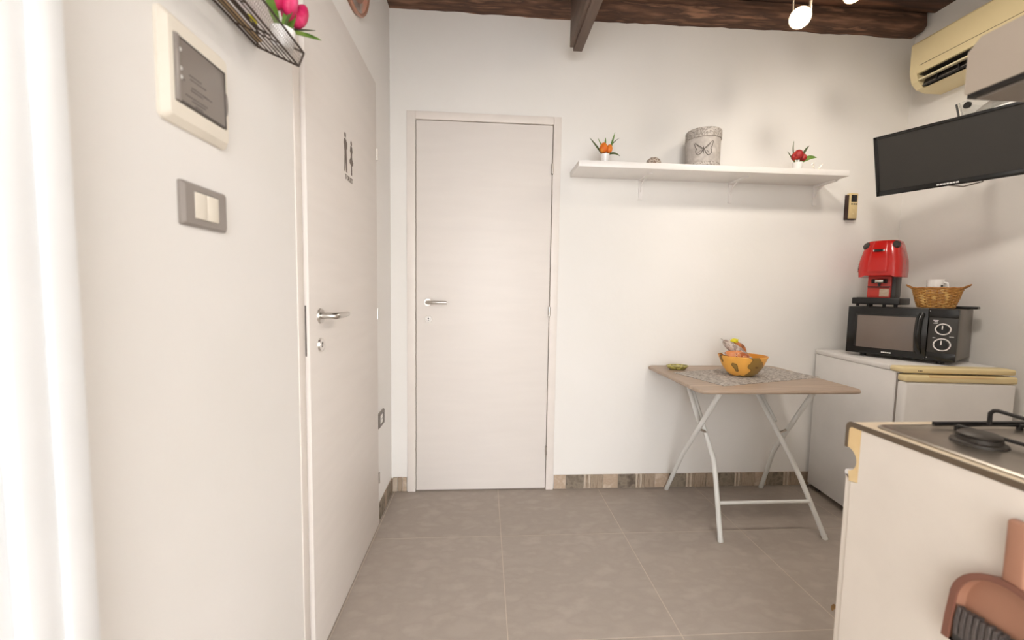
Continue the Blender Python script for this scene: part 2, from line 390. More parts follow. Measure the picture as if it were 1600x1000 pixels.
# symbols: figures cut from thin vinyl, y runs along the wall
def figure(name, poly, heads):
    bm = bmesh.new(); prism(bm, poly, .0155, .0163, 0)
    for (cy, cz, ry, rz) in heads: prism(bm, [(cy+ry*math.cos(a*PI/8), cz+rz*math.sin(a*PI/8)) for a in range(16)], .0155, .0163, 0)
    return obj(name, bm, print_ink, d1, 0)
my, mz = 1.568, 1.600
figure('man_symbol', [(my-.014, mz), (my-.004, mz), (my, mz+.055), (my+.006, mz), (my+.017, mz), (my+.011, mz+.085), (my+.018, mz+.085), (my+.02, mz+.105), (my+.004, mz+.118), (my-.014, mz+.116), (my-.018, mz+.098), (my-.014, mz+.085), (my-.01, mz+.07)], [(my-.002, mz+.130, .0085, .0095)])
wy, wz = 1.634, 1.606
figure('woman_symbol', [(wy-.005, wz), (wy+.006, wz-.002), (wy+.006, wz+.035), (wy+.02, wz+.038), (wy+.021, wz+.05), (wy+.008, wz+.062), (wy+.008, wz+.078), (wy+.014, wz+.09), (wy+.008, wz+.106), (wy-.008, wz+.106), (wy-.014, wz+.085), (wy-.007, wz+.078), (wy-.008, wz+.062), (wy-.02, wz+.05), (wy-.019, wz+.04), (wy-.006, wz+.035)], [(wy, wz+.116, .008, .0095)])
text('lettering', d1, print_ink, 'TOILET', .026, axes((.0161, 1.603, 1.582), (0, 1, 0), (0, 0, 1), (1, 0, 0)))

# ------------------------------------------------------------------ entrance frame close to the camera
d3 = thing('door_3', 'blurred white entrance door frame at the left edge of the photo', 'door', (0, 0, 0), kind='structure')
jamb_w = mat('entrance_frame_paint', (236, 237, 238), .4)
B('casing', d3, jamb_w, (LX-.02, -.462, .470, .505, 0, 2.40), bev=.004)
B('stop', d3, jamb_w, (LX-.02, -.468, .435, .470, 0, 2.40), bev=.003)
B('jamb', d3, jamb_w, (LX-.02, -.482, .13, .435, 0, 2.40), bev=.003)
B('lintel', d3, jamb_w, (-.462, .94, .13, .30, 2.33, 2.40), bev=.003)
for z in (1.245, 1.335): B('catch', d3, steel, (-.482, -.474, .395, .42, z-.008, z+.008), bev=.002)

# ------------------------------------------------------------------ left wall fittings
t = thing('light_switch', 'grey framed light switch with two white rockers on the left wall', 'switch', (LX, .812, 1.322))
bm = bmesh.new()
loft(bm, [[(.0, a, b) for a, b in rrect(.061, .038, .004)], [(.005, a, b) for a, b in rrect(.061, .038, .004)], [(.010, a, b) for a, b in rrect(.056, .034, .004)], [(.010, a, b) for a, b in rrect(.034, .0245, .002)], [(.004, a, b) for a, b in rrect(.034, .0245, .002)]])
obj('plate', bm, grey_plate, t)
for s in (-1, 1): B('rocker', t, cream_plastic, (.003, .0105, min(s*.0005, s*.033), max(s*.0005, s*.033), -.0235, .0235), bev=.0015)
t = thing('wall_socket', 'small grey framed socket low on the left wall beyond the toilet door', 'socket', (LX, 2.102, .512))
bm = bmesh.new()
loft(bm, [[(.0, a, b) for a, b in rrect(.056, .038, .004)], [(.006, a, b) for a, b in rrect(.056, .038, .004)], [(.010, a, b) for a, b in rrect(.051, .034, .004)], [(.010, a, b) for a, b in rrect(.034, .0245, .002)], [(.004, a, b) for a, b in rrect(.034, .0245, .002)]])
obj('plate', bm, mat('socket_grey', (124, 116, 110), .38), t)
B('insert', t, gloss_white, (.003, .008, -.033, .033, -.0235, .0235), bev=.0015)
for s in (-1, 0, 1):
    bm = bmesh.new(); cyl(bm, (.008, s*.012, 0), (.0083, s*.012, 0), .0026, n=10); obj('socket_hole', bm, black_pl, t)
t = thing('fuse_box', 'cream consumer unit with smoked window set in the left wall', 'fuse box', (LX, .798, 1.536))
bm = bmesh.new()
loft(bm, [[(.0, a, b) for a, b in rrect(.084, .088, .010)], [(.006, a, b) for a, b in rrect(.084, .088, .010)], [(.016, a, b) for a, b in rrect(.075, .078, .008)], [(.017, a, b) for a, b in rrect(.0665, .0545, .002)], [(.010, a, b) for a, b in rrect(.0665, .0545, .002)]])
obj('frame', bm, cream_plastic, t)
w_ = B('window', t, smoke, (.009, .019, -.065, .064, -.0525, .0525), bev=.0015)
B('hinge_strip', t, grey_plate, (.012, .0215, -.0655, -.058, -.053, .053), bev=.001)
B('window_edge', w_, smoke_edge, (.0188, .0197, -.057, .064, .0495, .0525), (.0188, .0197, -.057, .064, -.0525, -.0495), (.0188, .0197, .0605, .064, -.0525, .0525), smooth=0)
bm = bmesh.new(); prism(bm, [(.063+.006*math.cos(a*PI/12-PI/2), -.006+.022*math.sin(a*PI/12-PI/2)) for a in range(13)], .012, .0205, 0); obj('latch', bm, smoke, t)
for z in (.032, .002, -.012):
    bm = bmesh.new(); cyl(bm, (.0188, -.0545, z), (.0196, -.0545, z), .0032, n=12); obj('white_dot', bm, white_mark, w_)  # small white dots near the window's hinge side
for i, (yy, zz, L) in enumerate([(-.035, .0, .03), (-.033, -.006, .04), (-.03, -.019, .036), (-.032, -.024, .03), (-.045, -.036, .022), (-.02, -.036, .03), (-.03, -.041, .03), (.0, -.02, .02), (-.022, -.047, .018), (-.05, -.014, .004)]):
    bm = bmesh.new(); q = yy
    while q < yy+L:
        wl = random.uniform(.002, .005); box(bm, .0189, .0192, q, q+wl, zz-.0011, zz+.0011); q += wl+.0012
    obj('printed_line', bm, smoke_edge, w_, 0)

# wire tray with pots and tulips
t = thing('wire_tray', 'dark wire wall tray with mesh front above the fuse box', 'wire tray', (LX, 0, 0))
Y0, Y1 = .60, 1.012
zb, zf, zl, xf, xl = 1.722, 1.684, 1.713, .094, .106
for pts in ([(.004, Y0, zb), (.004, Y1, zb)], [(xf, Y0, zf), (xf, Y1, zf)], [(xl, Y0, zl), (xl, Y1, zl)], [(.004, Y1, zb), (xf, Y1, zf)], [(xf, Y1, zf), (xl, Y1, zl)], [(.004, Y0, zb), (xf, Y0, zf)], [(xf, Y0, zf), (xl, Y0, zl)], [(.004, Y0, zb+.04), (.004, Y1, zb+.04)], [(.004, Y1, zb), (.004, Y1, zb+.04)], [(.004, Y1, zb+.04), (xl, Y1, zl)]):
    T('frame_wire', t, wire_m, pts, .0024, 8)
for i in range(1, 7):
    q = i/7; T('floor_wire', t, wire_m, [(.004+(xf-.004)*q, Y0, zb+(zf-zb)*q), (.004+(xf-.004)*q, Y1, zb+(zf-zb)*q)], .0015, 6)
for y in (.68, .80, .92): T('cross_wire', t, wire_m, [(.004, y, zb-.002), (xf, y, zf-.002)], .0013, 6)
B('back_strip', t, tan_m, (.010, .024, Y0+.01, Y1-.02, zb-.001, zb+.005))  # plain tan strip along the wall side of the tray
bm = bmesh.new(); y = Y0; k = 0
while y < Y1-.004:
    for j in range(5):
        q0, q1 = j/5, (j+1)/5; yy = y+(.003 if j % 2 else 0); y2 = y+(0 if j % 2 else .003)
        tube(bm, [(xf+(xl-xf)*q0, yy, zf+(zl-zf)*q0), (xf+(xl-xf)*q1, y2, zf+(zl-zf)*q1)], .0005, 4, False)
    y += .006
for j in range(1, 5):
    q = j/5; tube(bm, [(xf+(xl-xf)*q, Y0, zf+(zl-zf)*q), (xf+(xl-xf)*q, Y1, zf+(zl-zf)*q)], .0004, 4, False)
o = obj('mesh_front', bm, mesh_m, t); o['kind'] = 'stuff'

def tulip_bud(bm, base, tip, r):
    base, tip = Vector(base), Vector(tip); ax = tip-base; L = ax.length; R_ = Vector((0, 0, 1)).rotation_difference(ax).to_matrix().to_4x4()
    tb = bmesh.new(); prof = [(.001, 0), (.45*r, .04*L), (.8*r, .15*L), (r, .35*L), (.97*r, .55*L), (.8*r, .75*L), (.5*r, .92*L), (.15*r, L)]
    lathe(tb, prof, 18, mod=lambda a, z: 1+.10*abs(math.sin(1.5*a))*(.4+z/L)-.05)
    R_.translation = base; merge(bm, tb, R_)
def plant(name, label, loc, pot_r, pot_h, petal, buds, leaves, group):
    t = thing(name, label, 'flowers', loc, 0, group)
    bm = bmesh.new(); lathe(bm, [(.72*pot_r, 0), (.78*pot_r, .003), (pot_r, pot_h), (.9*pot_r, pot_h), (.82*pot_r, pot_h*.75), (.1*pot_r, pot_h*.72)], 24); obj('pot', bm, ceramic, t)
    for b, tp, r in buds:
        bm = bmesh.new(); tulip_bud(bm, b, tp, r); obj('bloom', bm, petal, t, 60)
        T('stem', t, green, [(b[0]*.3, b[1]*.3, pot_h*.74), b], .0022, 8)
    for pts, wd, m in leaves:
        bm = bmesh.new(); leaf(bm, pts, wd); obj('leaf', bm, m, t, 60)
    return t
# pink tulips in the tray: placed with local x out of the wall, y along it
def trayz(xo): return zb+(zf-zb)*(xo-.004)/(xf-.004)
px, py = .074, .982
plant('tulip_pot', 'pink artificial tulips in a white pot standing in the wire tray', (LX+px, py, trayz(px-.02)+.0015), .026, .040, pink_f,
      [((.004, .016, .070), (.006, .032, .136), .0175), ((-.008, -.006, .078), (-.014, -.014, .146), .0175), ((.010, .004, .074), (.018, .010, .142), .017), ((.008, .034, .072), (.022, .066, .134), .0185)],
      [([(0, 0, .04), (.01, .05, .07), (.03, .105, .105)], .014, green_dk), ([(.004, .004, .04), (.03, .05, .062), (.055, .075, .066)], .016, green), ([(-.002, -.01, .04), (-.006, -.045, .075), (-.002, -.06, .10)], .015, green),
       ([(.0, .0, .04), (.006, .006, .075), (.012, .002, .10)], .010, green), ([(.004, -.006, .04), (.02, .0, .08), (.034, .014, .135)], .006, green_dk), ([(.006, .008, .04), (.014, .02, .07), (.02, .02, .09)], .010, green)], 'tulip pots')
for i, (xo, yy, a) in enumerate([(.066, .875, .2), (.05, .79, -.3)]):
    bm = bmesh.new(); box(bm, -.006, .006, -.011, .011, 0, .002, bev=.0005); o = obj('paper_tag', bm, yellow_p, None)
    o.location = (LX+xo, yy, trayz(xo)+.003); o.rotation_euler = (0, math.atan2(.038, .09), a)
    tag(o, ['small yellow tag lying in the wire tray nearer the tulip pot', 'small yellow tag lying in the wire tray nearer the camera'][i], 'tag', 'yellow tags in the wire tray')
# round decorated plate
t = thing('wall_plate', 'round decorated plate in peach and grey high above the toilet door', 'plate', (LX, 1.685, 2.475))
bm = bmesh.new()
def ring(x, r): return [(x, r*math.cos(2*PI*j/48), r*math.sin(2*PI*j/48)) for j in range(48)]
loft(bm, [ring(0, .222), ring(.012, .228), ring(.018, .224), ring(.018, .218), ring(.012, .212)], True); obj('rim', bm, mirror_rim, t)
bm = bmesh.new(); loft(bm, [ring(.0115, .213), ring(.0135, .213), ring(.0105, .15), ring(.009, .08), ring(.0085, .02)]); obj('picture', bm, plate_m, t, 60)

# ------------------------------------------------------------------ back wall shelf
SZ0, SZ1, SY = 1.822, 1.853, 2.135
t = thing('wall_shelf', 'long white floating shelf on the back wall', 'shelf', (0, BY, 0))
B('board', t, shelf_white, (.477, 1.955, SY-BY, -.0005, SZ0, SZ1), bev=.002)
for x in (.885, 1.42, 1.94):
    br = bmesh.new(); prism(br, [(-.0005, SZ0-.115), (-.008, SZ0-.115), (-.008, SZ0-.012), (-.15, SZ0-.008), (-.15, SZ0-.0002), (-.0005, SZ0-.0002)], x-.011, x+.011, 0)
    tube(br, [(x, -.008, SZ0-.07), (x, -.03, SZ0-.028), (x, -.07, SZ0-.010)], .004, 8)
    obj('bracket', br, shelf_white, t)
plant('tulip_pot', 'orange artificial tulips in a white pot at left end of the shelf', (.628, 2.19, SZ1), .024, .05, orange_f,
      [((-.008, -.004, .055), (-.012, -.008, .108), .022), ((.018, .004, .058), (.028, .008, .105), .018)],
      [([(-.008, 0, .04), (-.045, 0, .09), (-.085, .0, .133)], .009, green_dk), ([(0, .008, .05), (-.02, .01, .105), (-.038, .012, .138)], .006, green), ([(0, .01, .06), (.002, .012, .11), (.004, .012, .142)], .009, green),
       ([(.006, .006, .06), (.03, .01, .11), (.078, .01, .142)], .005, green_dk), ([(.018, 0, .05), (.034, 0, .105), (.05, 0, .168)], .009, green), ([(.008, -.008, .045), (.045, -.012, .065), (.078, -.012, .04)], .010, green_dk)], 'tulip pots')
plant('tulip_pot', 'red artificial tulips in a white pot at right end of the shelf', (1.700, 2.19, SZ1), .025, .046, red_f,
      [((-.008, -.004, .06), (-.006, -.014, .112), .025), ((.020, -.004, .055), (.03, -.008, .092), .017), ((-.02, .0, .058), (-.03, -.004, .095), .014)],
      [([(-.012, 0, .04), (-.04, 0, .075), (-.062, 0, .105)], .007, green_dk), ([(-.01, .006, .05), (-.034, .008, .12), (-.022, .008, .165)], .006, green_dk), ([(.014, .004, .05), (.03, .004, .11), (.064, .004, .142)], .011, green_dk), ([(.012, -.006, .046), (.05, -.012, .082), (.100, -.01, .074)], .02, green)], 'tulip pots')
bm = bmesh.new(); lathe(bm, [(.02, 0), (.036, .006), (.040, .015), (.034, .03), (.02, .041), (.006, .045)], 20, sx=1, sy=.75, mod=lambda a, z: 1+.06*math.sin(9*a))
o = obj('sea_shell', bm, shell_m); o.location = (.893, 2.19, SZ1-.0); tag(o, 'small mottled shell lying on the white shelf', 'shell')
t = thing('round_tin', 'round grey tin with a butterfly and lace bands on the shelf', 'tin', (1.178, 2.222, SZ1))
bm = bmesh.new(); lathe(bm, [(.085, 0), (.087, .004), (.087, .155), (.0855, .158)], 40); obj('body', bm, tin_m, t)
bm = bmesh.new(); lathe(bm, [(.0875, .150), (.091, .150), (.091, .192), (.088, .197), (.04, .199), (.002, .199)], 40); obj('lid', bm, tin_band, t)
bm = bmesh.new(); lathe(bm, [(.0868, .0), (.0885, .001), (.0885, .018), (.0868, .02)], 40); obj('base_band', bm, tin_band, t)
def on_tin(u, z, r=.0878):                 # u metres around the side, 0 faces the camera
    a = -PI/2-.46+u/r; return (r*math.cos(a), r*math.sin(a), z)
c0 = .082
wing_r = [(0, .0), (.012, .014), (.03, .032), (.044, .046), (.047, .04), (.042, .018), (.034, .004), (.040, -.004), (.038, -.022), (.026, -.034), (.014, -.026), (.006, -.008)]
for s in (-1, 1):
    pts = [on_tin(s*u+.002, c0+z*(.95 if s > 0 else .8)) for u, z in wing_r]
    T('butterfly_wing', t, tin_ink, pts, .0016, 6, closed=True)
    T('wing_vein', t, tin_ink, [on_tin(s*.004, c0), on_tin(s*.02, c0+.012), on_tin(s*.032, c0+.026)], .0010, 5)
    T('wing_vein', t, tin_ink, [on_tin(s*.004, c0-.004), on_tin(s*.02, c0-.008), on_tin(s*.028, c0-.02)], .0010, 5)
T('butterfly_body', t, tin_ink, [on_tin(.001, c0-.022), on_tin(.001, c0), on_tin(.001, c0+.014)], [.0012, .003, .0015], 8)
t = thing('wire_word', 'thin wire script ornament at the far right end of the shelf', 'ornament', (1.83, 2.19, SZ1))
wp = [(-.052, .004), (-.046, .0), (-.034, .002), (-.030, .014), (-.036, .022), (-.045, .022), (-.038, .028), (-.034, .038), (-.042, .046), (-.05, .038)]
T('letter', t, lamp_metal, [(x, 0, z+.002) for x, z in wp], .0016, 6)
wp = [(-.018, .0), (-.008, .018), (.008, .036), (.014, .042), (.006, .034), (-.006, .012), (-.006, .0), (.002, .012), (.008, .010), (.010, .0), (.018, .012), (.024, .010), (.026, .0), (.036, .014), (.048, .010), (.056, .0)]
T('letter', t, lamp_metal, [(x, 0, z+.002) for x, z in wp], .0014, 6)

# AC remote in its holder
t = thing('remote_holder', 'dark brown wall holder carrying the air conditioner remote', 'holder', (2.155, BY, 1.63))
bm = bmesh.new(); box(bm, -.018, .040, -.022, 0, 0, .004, bev=.001); box(bm, -.022, -.018, -.026, 0, 0, .142, bev=.001); box(bm, -.022, .040, -.004, 0, 0, .146, bev=.001)
obj('cradle', bm, remote_h, t)
t = thing('remote_control', 'cream remote control with dark display in the wall holder', 'remote', (2.164, BY-.0045, 1.6345))
B('body', t, remote_c, (-.025, .03, -.022, 0, 0, .148), bev=.004)
B('display', t, black_gl, (-.013, .022, -.0226, -.021, .098, .138), bev=.0003)
for i, (bx, bz) in enumerate([(-.008, .085), (.006, .085), (.018, .085), (.004, .06), (.004, .03)]): B('button', t, yellowed if i > 2 else dark_grey, (bx-.004, bx+.004, -.0232, -.021, bz-.004, bz+.004), bev=.0005)

# ------------------------------------------------------------------ air conditioner
t = thing('air_conditioner', 'aged cream split air conditioner high on the right wall', 'air conditioner', (RX, 1.38, 2.292))
AL = .80
full = [(0, 0), (-.10, 0), (-.15, .014), (-.18, .045), (-.193, .09), (-.195, .11), (-.195, .24), (-.188, .25), (0, .25)]
slot = [(0, 0), (-.10, 0), (-.143, .012), (-.10, .03), (-.09, .075), (-.190, .082), (-.195, .105), (-.195, .24), (-.188, .25), (0, .25)]
bm = bmesh.new(); prism(bm, slot, .035, AL-.035, 1); prism(bm, full, 0, .035, 1); prism(bm, full, AL-.035, AL, 1); obj('casing', bm, ac_cream, t, 20)
bm = bmesh.new(); prism(bm, [(-.092, .031), (-.150, .0185), (-.155, .024), (-.150, .030), (-.135, .072), (-.178, .079), (-.178, .0808), (-.092, .0735)], .0352, AL-.0352, 1); obj('outlet', bm, black_pl, t, 0)
bm = bmesh.new(); prism(bm, [(-.181, .047), (-.184, .0535), (-.150, .058), (-.148, .053)], .04, AL-.04, 1); obj('flap', bm, ac_lite, t, 20)
bm = bmesh.new(); prism(bm, [(-.150, .022), (-.154, .030), (-.125, .038), (-.122, .032)], .04, AL-.04, 1); obj('flap', bm, mw_side, t, 20)
for i in range(7): B('vane', t, black_pl, (-.158, -.11, .09+i*.1, .097+i*.1, .020, .05), smooth=0)
B('panel_groove', t, counter_edge, (-.1958, -.19, .02, AL-.05, .117, .1195), smooth=0)
bm = bmesh.new(); q = .245
for wl in (.012, .006, .006, .007, .007, .003, .007, .006, .003): box(bm, -.1957, -.194, q-wl, q, .136, .144+(.005 if wl in (.012, .003) else 0)); q -= wl+.003
obj('maker_mark', bm, grey_plate, t, 0)
B('display_strip', t, smoke_edge, (-.1965, -.19, .12, .32, .088, .104), bev=.001)

# ------------------------------------------------------------------ television on an arm
tv = thing('television', 'small black flat television tilted down on the right wall', 'television', (2.075, 1.764, 1.8275), math.atan2(-.91, .42))
# local x along the screen, local -y towards the viewer
TW, TH = .52, .29
tilt = Matrix.Rotation(math.radians(17), 4, 'X')
def tvpart(name, m, boxes, bev=0):
    bm = bmesh.new()
    for b in boxes: box(bm, *b, bev=bev)
    bmesh.ops.transform(bm, matrix=tilt, verts=bm.verts); return obj(name, bm, m, tv)
h, k = TW/2, TH/2
tvpart('frame', black_gl, [(-h, -h+.016, -.006, .03, -k, k), (h-.016, h, -.006, .03, -k, k), (-h, h, -.006, .03, k-.014, k), (-h, h, -.006, .03, -k, -k+.024)], .002)
tvpart('screen', tv_screen, [(-h+.014, h-.014, -.0025, .02, -k+.022, k-.012)])
tvpart('back_cover', black_pl, [(-h+.02, h-.02, .028, .055, -k+.02, k-.02)], .01)
tvpart('mount_plate', dark_grey, [(-.05, .05, .055, .062, -.05, .05)], .001)
bm = bmesh.new(); q = -.036
for wl in (.008, .010, .009, .008, .010, .008, .009): box(bm, q, q+wl, -.0068, -.0055, -k+.009, -k+.0155); q += wl+.0018
bmesh.ops.transform(bm, matrix=tilt, verts=bm.verts); obj('maker_mark', bm, white_mark, tv, 0)
inv = Matrix.Rotation(-math.atan2(-.91, .42), 4, 'Z')
def tvl(wx, wy, wz): return tuple(inv @ (Vector((wx, wy, wz))-Vector((2.075, 1.764, 1.8275))))
T('arm', tv, dark_grey, [tilt @ Vector((0, .06, 0)), tvl(2.30, 1.86, 1.92), tvl(RX-.004, 1.86, 1.92)], .014, 10)
bm = bmesh.new(); bmesh.ops.create_cube(bm, size=1)
for v in bm.verts: v.co = Vector(tvl(RX-.004+v.co.x*.006, 1.86+v.co.y*.06, 1.92+v.co.z*.08))
obj('wall_plate', bm, dark_grey, tv)
T('cable', tv, grey_plate, [tilt @ Vector((-.02, .056, -k+.03)), tilt @ Vector((-.02, .07, -k-.005)), tilt @ Vector((.03, .075, -k-.022)), tilt @ Vector((.09, .07, -k-.012)), tilt @ Vector((.11, .056, -k+.03))], .003, 8)

# clear box on a small bracket shelf above the television
t = thing('bracket_shelf', 'small wall shelf just behind the top of the television', 'shelf', (RX, 1.84, 2.035))
B('board', t, shelf_white, (-.22, 0, -.25, .12, -.012, 0), bev=.001)
for y in (-.15, .05): B('bracket', t, shelf_white, (-.16, 0, y-.008, y+.008, -.05, -.012))
t = thing('clear_box', 'clear plastic box with shiny wrapping above the television', 'box', (RX-.11, 1.81, 2.0353))
bm = bmesh.new()
loft(bm, [[(a, b, 0) for a, b in rrect(.08, .10, .01)], [(a, b, .085) for a, b in rrect(.095, .115, .012)], [(a, b, .085) for a, b in rrect(.092, .112, .012)], [(a, b, .004) for a, b in rrect(.077, .097, .01)]]); obj('tray', bm, clearp, t)
bm = bmesh.new(); lathe(bm, [(.01, .006), (.06, .012), (.068, .035), (.05, .06), (.02, .066)], 18, sy=1.25, mod=lambda a, z: 1+.12*math.sin(5*a+z*80)); obj('wrapping', bm, wrap, t, 60)
bm = bmesh.new(); cyl(bm, (-.098, .07, .062), (-.088, .07, .062), .015, n=16); obj('clip', bm, black_pl, t)
tube_pts = [(-.084, .105, .0), (-.096, .116, .084)]
T('corner_edge', t, dark_grey, tube_pts, .004, 8)

# ------------------------------------------------------------------ refrigerator
FA = math.atan2(-.07, .59)                      # slight turn
fx, fy = 2.0, 2.325
t = thing('refrigerator', 'white under-counter refrigerator with yellowed trim below the microwave', 'refrigerator', (fx, fy, 0), FA)
FW, FD = .485, .545
B('body', t, fridge_w, (0, FW, -FD, 0, .03, .828), bev=.004)
for x in (.04, FW-.04):
    for y in (-FD+.05, -.05):
        bm = bmesh.new(); cyl(bm, (x, y, 0), (x, y, .031), .018, n=16); obj('foot', bm, dark_grey, t)
B('worktop', t, fridge_w, (-.004, FW+.004, -FD+.03, .002, .828, .855), bev=.006)
B('worktop_trim', t, yellowed, (-.004, FW+.004, -FD-.045, -FD+.03, .829, .855), bev=.008, seg=3)
B('gasket', t, fridge_grey, (.006, FW-.006, -FD-.01, -FD, .06, .82), smooth=0)
dr = B('door', t, fridge_w, (0, FW, -FD-.055, -FD-.01, .055, .79), bev=.012, seg=4)
hd = B('handle_trim', dr, yellowed, (0, FW, -FD-.058, -FD-.01, .79, .822), bev=.008, seg=3)
B('grip_recess', dr, counter_raw, (.1, FW-.1, -FD-.0590, -FD-.05, .812, .8225), bev=.001)
bm = bmesh.new(); q = .06
for wl in (.004, .007, .004): box(bm, q, q+wl, -FD-.0456, -FD-.044, .838, .843); q += wl+.002
obj('mark', bm, counter_edge, t, 0)

# ------------------------------------------------------------------ microwave
MA = math.radians(-60.6); MX, MY, MZ = 2.246, 2.026, .855
u_ = Vector((math.cos(MA), math.sin(MA), 0)); v_ = Vector((-math.sin(MA), math.cos(MA), 0))
t = thing('microwave', 'black microwave with round dials on top of the refrigerator', 'microwave', (MX, MY, MZ), MA)
hw, hd_, z0, z1 = .21, .15, .018, .268
B('body', t, mw_side, (-hw+.003, hw-.003, -hd_+.02, hd_, z0+.003, z1-.001), bev=.004)
for sx in (-.15, .15):
    for sy in (-.10, .10):
        bm = bmesh.new(); cyl(bm, (sx, sy, 0), (sx, sy, z0+.004), .013, n=14); obj('foot', bm, black_pl, t)
dr = B('door', t, black_gl, (-hw, .108, -hd_-.012, -hd_+.02, z0, z1), bev=.003)
B('window_recess', dr, black_pl, (-.176, .072, -hd_-.0128, -hd_-.011, z0+.038, z1-.038), bev=.0005)
B('window', dr, mw_glass, (-.166, .064, -hd_-.0136, -hd_-.011, z0+.034, z1-.046), bev=.0005)
bm = bmesh.new(); q = -.058
for wl in (.006, .007, .006, .007, .006): box(bm, q, q+wl, -hd_-.0128, -hd_-.0115, z0+.012, z0+.018); q += wl+.0015
obj('maker_mark', bm, white_mark, dr, 0)
T('handle', dr, black_gl, [(.083, -hd_-.012, z0+.03), (.080, -hd_-.032, z0+.055), (.079, -hd_-.042, z0+.125), (.080, -hd_-.034, z0+.19), (.086, -hd_-.012, z0+.225)], [.011, .013, .013, .013, .011], 12)
cp = B('control_panel', t, dark_grey, (.110, hw, -hd_-.012, -hd_+.02, z0, z1), bev=.003)
for za, zc in ((z1-.042, z1-.001), (z0+.001, z0+.04)): B('panel_trim', cp, black_gl, (.110, hw, -hd_-.0135, -hd_-.010, za, zc), bev=.0008)
for zc, r in ((.172, .023), (.098, .026)):
    bm = bmesh.new(); cyl(bm, (.162, -hd_-.012, zc), (.162, -hd_-.015, zc), r+.005, n=28); dl = obj('dial', bm, chrome, cp)
    bm = bmesh.new(); cyl(bm, (.162, -hd_-.015, zc), (.162, -hd_-.030, zc), r, r*.88, 28); obj('knob', bm, black_pl, dl)
    B('pointer', dl, chrome, (.160, .164, -hd_-.0312, -hd_-.029, zc, zc+r*.8))
for (x, z, wl) in ((.126, .212, .018), (.130, .205, .012), (.127, .198, .014), (.184, .136, .016), (.128, .128, .010), (.112, .256, .003), (.112, .03, .003)): B('print_mark', cp, white_mark, (x, x+wl, -hd_-.0139, -hd_-.0119, z, z+.0028), smooth=0)

# ------------------------------------------------------------------ espresso machine
MTOP = MZ+z1
EX, EY = 2.193, 2.135
t = thing('coffee_machine', 'red pod coffee machine on the left of the microwave', 'coffee machine', (EX, EY, MTOP), MA); t.scale = (.74, .74, 1)
bs = B('drip_base', t, black_pl, (-.137, .137, -.125, .115, .012, .048), bev=.006, seg=3)
for x in (-.11, -.045, .045, .11):
    bm = bmesh.new(); cyl(bm, (x, -.09, 0), (x, -.09, .013), .010, n=12); obj('foot', bm, black_pl, bs)
for x in (-.07, .07):
    bm = bmesh.new(); cyl(bm, (x, .06, 0), (x, .06, .013), .010, n=12); obj('foot', bm, black_pl, bs)
B('grille', bs, dark_grey, (-.11, .11, -.115, -.045, .048, .0495), bev=.0005)
B('column', t, dark_grey, (-.08, .085, -.02, .10, .048, .17), bev=.008)
B('front_plate', t, red_dk, (-.072, .062, -.045, -.018, .048, .17), bev=.003)
sp = B('group_head', t, chrome, (-.026, .026, -.075, -.045, .128, .152), bev=.008, seg=3)
for s in (-1, 1):
    bm = bmesh.new(); cyl(bm, (s*.026, -.062, .14), (s*.044, -.062, .138), .012, n=14); obj('spout_knob', bm, black_pl, sp)
bm = bmesh.new(); cyl(bm, (0, -.062, .128), (0, -.062, .112), .010, .007, 14); obj('nozzle', bm, black_pl, sp)
B('drip_bar', t, black_pl, (-.068, .060, -.06, -.044, .104, .111), bev=.001)
B('water_window', t, sk_beige, (.0, .054, -.047, -.044, .055, .098), bev=.001)
def hs(z, hx, yf, yb, r): return [(a, b, z) for a, b in rrect(hx, (yb-yf)/2, r, 6, 0, (yb+yf)/2)]
bm = bmesh.new()
R1 = hs(.160, .124, -.115, .11, .05)
R1 = [(a, b, z+(.028*max(0, 1-(a/.09)**2) if b < -.05 else 0)) for a, b, z in R1]     # arched lower front edge
loft(bm, [R1, hs(.20, .126, -.12, .112, .05), hs(.25, .122, -.118, .11, .05), hs(.30, .110, -.104, .10, .05), hs(.335, .100, -.092, .09, .05), hs(.352, .092, -.084, .082, .045), hs(.358, .08, -.072, .07, .04)])
hdp = obj('head', bm, red_pl, t, 50)
bm = bmesh.new(); loft(bm, [hs(.19, .062, -.128, -.08, .02), hs(.24, .062, -.128, -.08, .02), hs(.29, .056, -.118, -.07, .02), hs(.34, .05, -.098, -.05, .02), hs(.356, .046, -.086, -.04, .02)]); obj('front_shell', bm, red_pl, hdp, 50)
for s in (-1, 1):
    bm = bmesh.new(); tb = bmesh.new(); lathe(tb, [(.002, 0), (.02, .002), (.024, .01), (.02, .02), (.003, .023)], 16); merge(bm, tb, Matrix.Translation((s*.080, -.072, .325)) @ Matrix.Rotation(.7, 4, 'X') @ Matrix.Rotation(s*.4, 4, 'Y')); obj('cap', bm, dark_grey, hdp, 50)
B('lever_slot', hdp, black_gl, (-.030, .026, -.124, -.09, .296, .309), bev=.003)
for s in (-.034, .024): B('slot_end', hdp, chrome, (s, s+.008, -.1245, -.09, .297, .308), bev=.002)
bm = bmesh.new(); tube(bm, [(-.112, -.085, .19), (-.113, -.083, .215), (-.108, -.08, .245)], [.014, .013, .010], 12); sw = obj('switch_strip', bm, black_gl, hdp, 50)
for z, yy in ((.197, -.098), (.215, -.095), (.232, -.091)):
    bm = bmesh.new(); cyl(bm, (-.116, yy+.006, z), (-.122, yy-.004, z), .005, n=10); obj('button', bm, chrome, sw)

